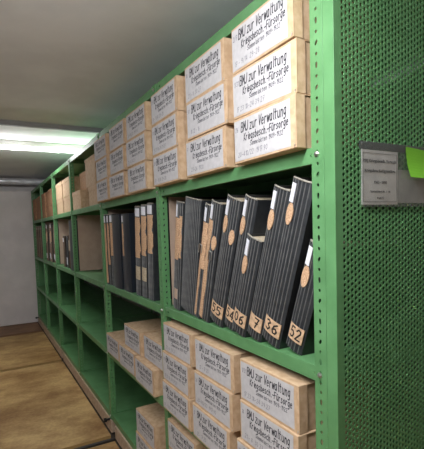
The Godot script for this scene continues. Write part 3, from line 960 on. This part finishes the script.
func build_room() -> void:
	var XL := -4.2
	var XR := 0.74
	var XE := 2.6
	var ZF := 3.4
	var ZB := -6.45
	var fl := struct("floor", span(Vector3(XL - 0.1, -0.12, ZB - 0.1), Vector3(XE + 0.1, -0.022, ZF + 0.1), 0.0), M.concrete, Vector3.ZERO, "wooden board floor with steel rails across the aisle", "floor")
	var edge := FLOOR_EDGE
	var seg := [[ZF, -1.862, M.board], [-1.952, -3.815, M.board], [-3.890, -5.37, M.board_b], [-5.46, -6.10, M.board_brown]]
	for s in seg:
		board(XL, -1.6, s[0], s[1], M.pale_floor, fl)
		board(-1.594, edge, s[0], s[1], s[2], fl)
	board(edge + 0.01, XE, ZF, 0.10, M.board, fl)
	for z in [-1.91, -3.85, -5.42]:
		part(fl, "rail", span(Vector3(XL, -0.022, z - 0.011), Vector3(XR, -0.004, z + 0.011) if z > -2.0 else Vector3(XR, -0.016, z + 0.008), 0.002), M.rail)
	struct("ceiling", span(Vector3(XL - 0.1, CEIL, ZB - 0.1), Vector3(XE + 0.1, CEIL + 0.12, ZF + 0.1), 0.0), M.ceiling, Vector3.ZERO, "rough off-white plaster ceiling", "ceiling")
	struct("wall_back", span(Vector3(XL, 0, -6.20), Vector3(XR, 2.0, -6.10), 0.004), M.wall, Vector3.ZERO, "smooth light grey wall closing the aisle", "wall")
	struct("wall_recess", span(Vector3(XL - 0.1, 0, ZB - 0.1), Vector3(XE + 0.1, CEIL, ZB), 0.0), M.wall, Vector3.ZERO, "grey recess wall above and behind the grey wall", "wall")
	struct("wall_left", span(Vector3(XL - 0.1, 0, ZB), Vector3(XL, CEIL, ZF), 0.0), M.side_wall, Vector3.ZERO, "light grey wall along the aisle", "wall")
	struct("wall_middle", span(Vector3(XR, 0, ZB), Vector3(XE, CEIL, 0.07), 0.0), M.side_wall, Vector3.ZERO, "light grey wall behind the shelving", "wall")
	struct("wall_right", span(Vector3(XE, 0, ZB), Vector3(XE + 0.1, CEIL, ZF), 0.0), M.side_wall, Vector3.ZERO, "light grey wall across the open floor", "wall")
	struct("wall_front", span(Vector3(XL - 0.1, 0, ZF), Vector3(XE + 0.1, CEIL, ZF + 0.1), 0.0), M.side_wall, Vector3.ZERO, "light grey wall behind the viewer", "wall")

# ---------------------------------------------------------------- notice on the end panel
func line(parent: Node, text: String, size: float, at: Vector3, bold: bool) -> void:
	var tm := TextMesh.new()
	var f := SystemFont.new()
	f.font_names = PackedStringArray(["Droid Serif"])
	f.font_weight = 700 if bold else 400
	tm.font = f
	tm.text = text
	tm.font_size = 24
	tm.pixel_size = size / 24.0
	tm.depth = 0.0003
	part(parent, "lettering", tm, M.ink, at)

func build_notice() -> void:
	var z := 0.0750
	var t := thing("notice_sleeve", "printed white notice in a clear sleeve on the perforated panel", "notice", Vector3(0, 0, z))
	var p := part(t, "notice_sheet", sheet(0.128, 0.128, "z"), picture(paper(128, 128, Color8(226, 226, 222), 91, 0.03)), Vector3(0.145, 1.477, 0.0015))
	for q in [["BMJ Kriegsbesch. Verwalt.", 0.0125, 0.039, true], ["Kriegsbeschädigtenfürs.", 0.0125, 0.016, true], ["1915 - 1938", 0.0120, -0.011, true], ["Sammelakten Nr. 1 - 90", 0.0088, -0.033, false], ["Regal 12", 0.0088, -0.048, false]]:
		line(p, q[0], q[1] * 0.72, Vector3(0, q[2], 0.0016), q[3])
	var fr := begin()
	for q in [[-0.060, 0.0565, 0.060, 0.0572], [-0.060, -0.0572, 0.060, -0.0565], [-0.060, -0.0572, -0.0593, 0.0572], [0.0593, -0.0572, 0.060, 0.0572]]:
		add_box(fr, Vector3(q[0], q[1], 0.0011), Vector3(q[2], q[3], 0.0016), 0.0)
	part(p, "printed_border", fr.commit(), plain(Color8(120, 120, 120), 0.8))
	part(t, "folded_sheet", sheet(0.150, 0.082, "z"), picture(paper(128, 64, Color8(176, 178, 172), 92, 0.06)), Vector3(0.286, 1.458, 0.0012))
	part(t, "header_strip", span(Vector3(0.074, 1.542, 0.0006), Vector3(0.36, 1.560, 0.0016), 0.0003), M.sleeve_band)
	part(t, "clear_sleeve", span(Vector3(0.074, 1.408, 0.0036), Vector3(0.36, 1.560, 0.0040), 0.0001), M.sleeve)
	# curled sticky note
	var st := begin()
	var ny := 10
	for j in ny:
		var rows := []
		for k in [j, j + 1]:
			var v: float = float(k) / ny
			rows.append([Vector3(0.237, 1.556 - v * 0.076, 0.0052 + 0.014 * pow(v, 2.2)), Vector3(0.313, 1.551 - v * 0.074, 0.0052 + 0.018 * pow(v, 2.0))])
		quad(st, rows[0][0], rows[0][1], rows[1][1], rows[1][0], Vector3(0, 0, 1))
		var back := Vector3(0, 0, -0.0004)
		quad(st, rows[0][0] + back, rows[0][1] + back, rows[1][1] + back, rows[1][0] + back, Vector3(0, 0, -1))
	var n := part(self, "sticky_note", st.commit(), M.note, Vector3(0, 0, z))
	tag(n, "bright green sticky note over the clear notice sleeve", "note")

# ----------------------------------------------------------------
func _ready() -> void:
	rng.seed = 20240611
	var cam := Camera3D.new()
	cam.name = "camera"
	add_child(cam)
	var R := Vector3(0.872, -0.031, 0.489)
	var F := Vector3(0.4864, -0.0634, -0.8715)
	F = F.normalized()
	R = (R - F * R.dot(F)).normalized()
	cam.transform = Transform3D(Basis(R, R.cross(F), -F), Vector3(-0.6995, 1.37, 0.7511))
	cam.projection = Camera3D.PROJECTION_FRUSTUM
	cam.near = 0.05
	cam.far = 50.0
	cam.size = 0.05 * 449.0 / 413.2
	cam.frustum_offset = Vector2(0, 0.05 * (253.96 - 224.5) / 413.2)
	cam.current = true
	var we := WorldEnvironment.new()
	we.name = "environment"
	var env := Environment.new()
	env.background_mode = Environment.BG_COLOR
	env.background_color = Color(0, 0, 0)
	env.tonemap_mode = Environment.TONE_MAPPER_LINEAR
	env.tonemap_exposure = EXPOSURE
	env.sdfgi_enabled = true
	env.ssao_enabled = true
	env.ssil_enabled = true
	we.environment = env
	add_child(we)
	make_materials()
	build_room()
	build_ceiling_things()
	build_shelving()
	build_archive_boxes()
	build_cartons()
	build_ledgers()
	build_notice()
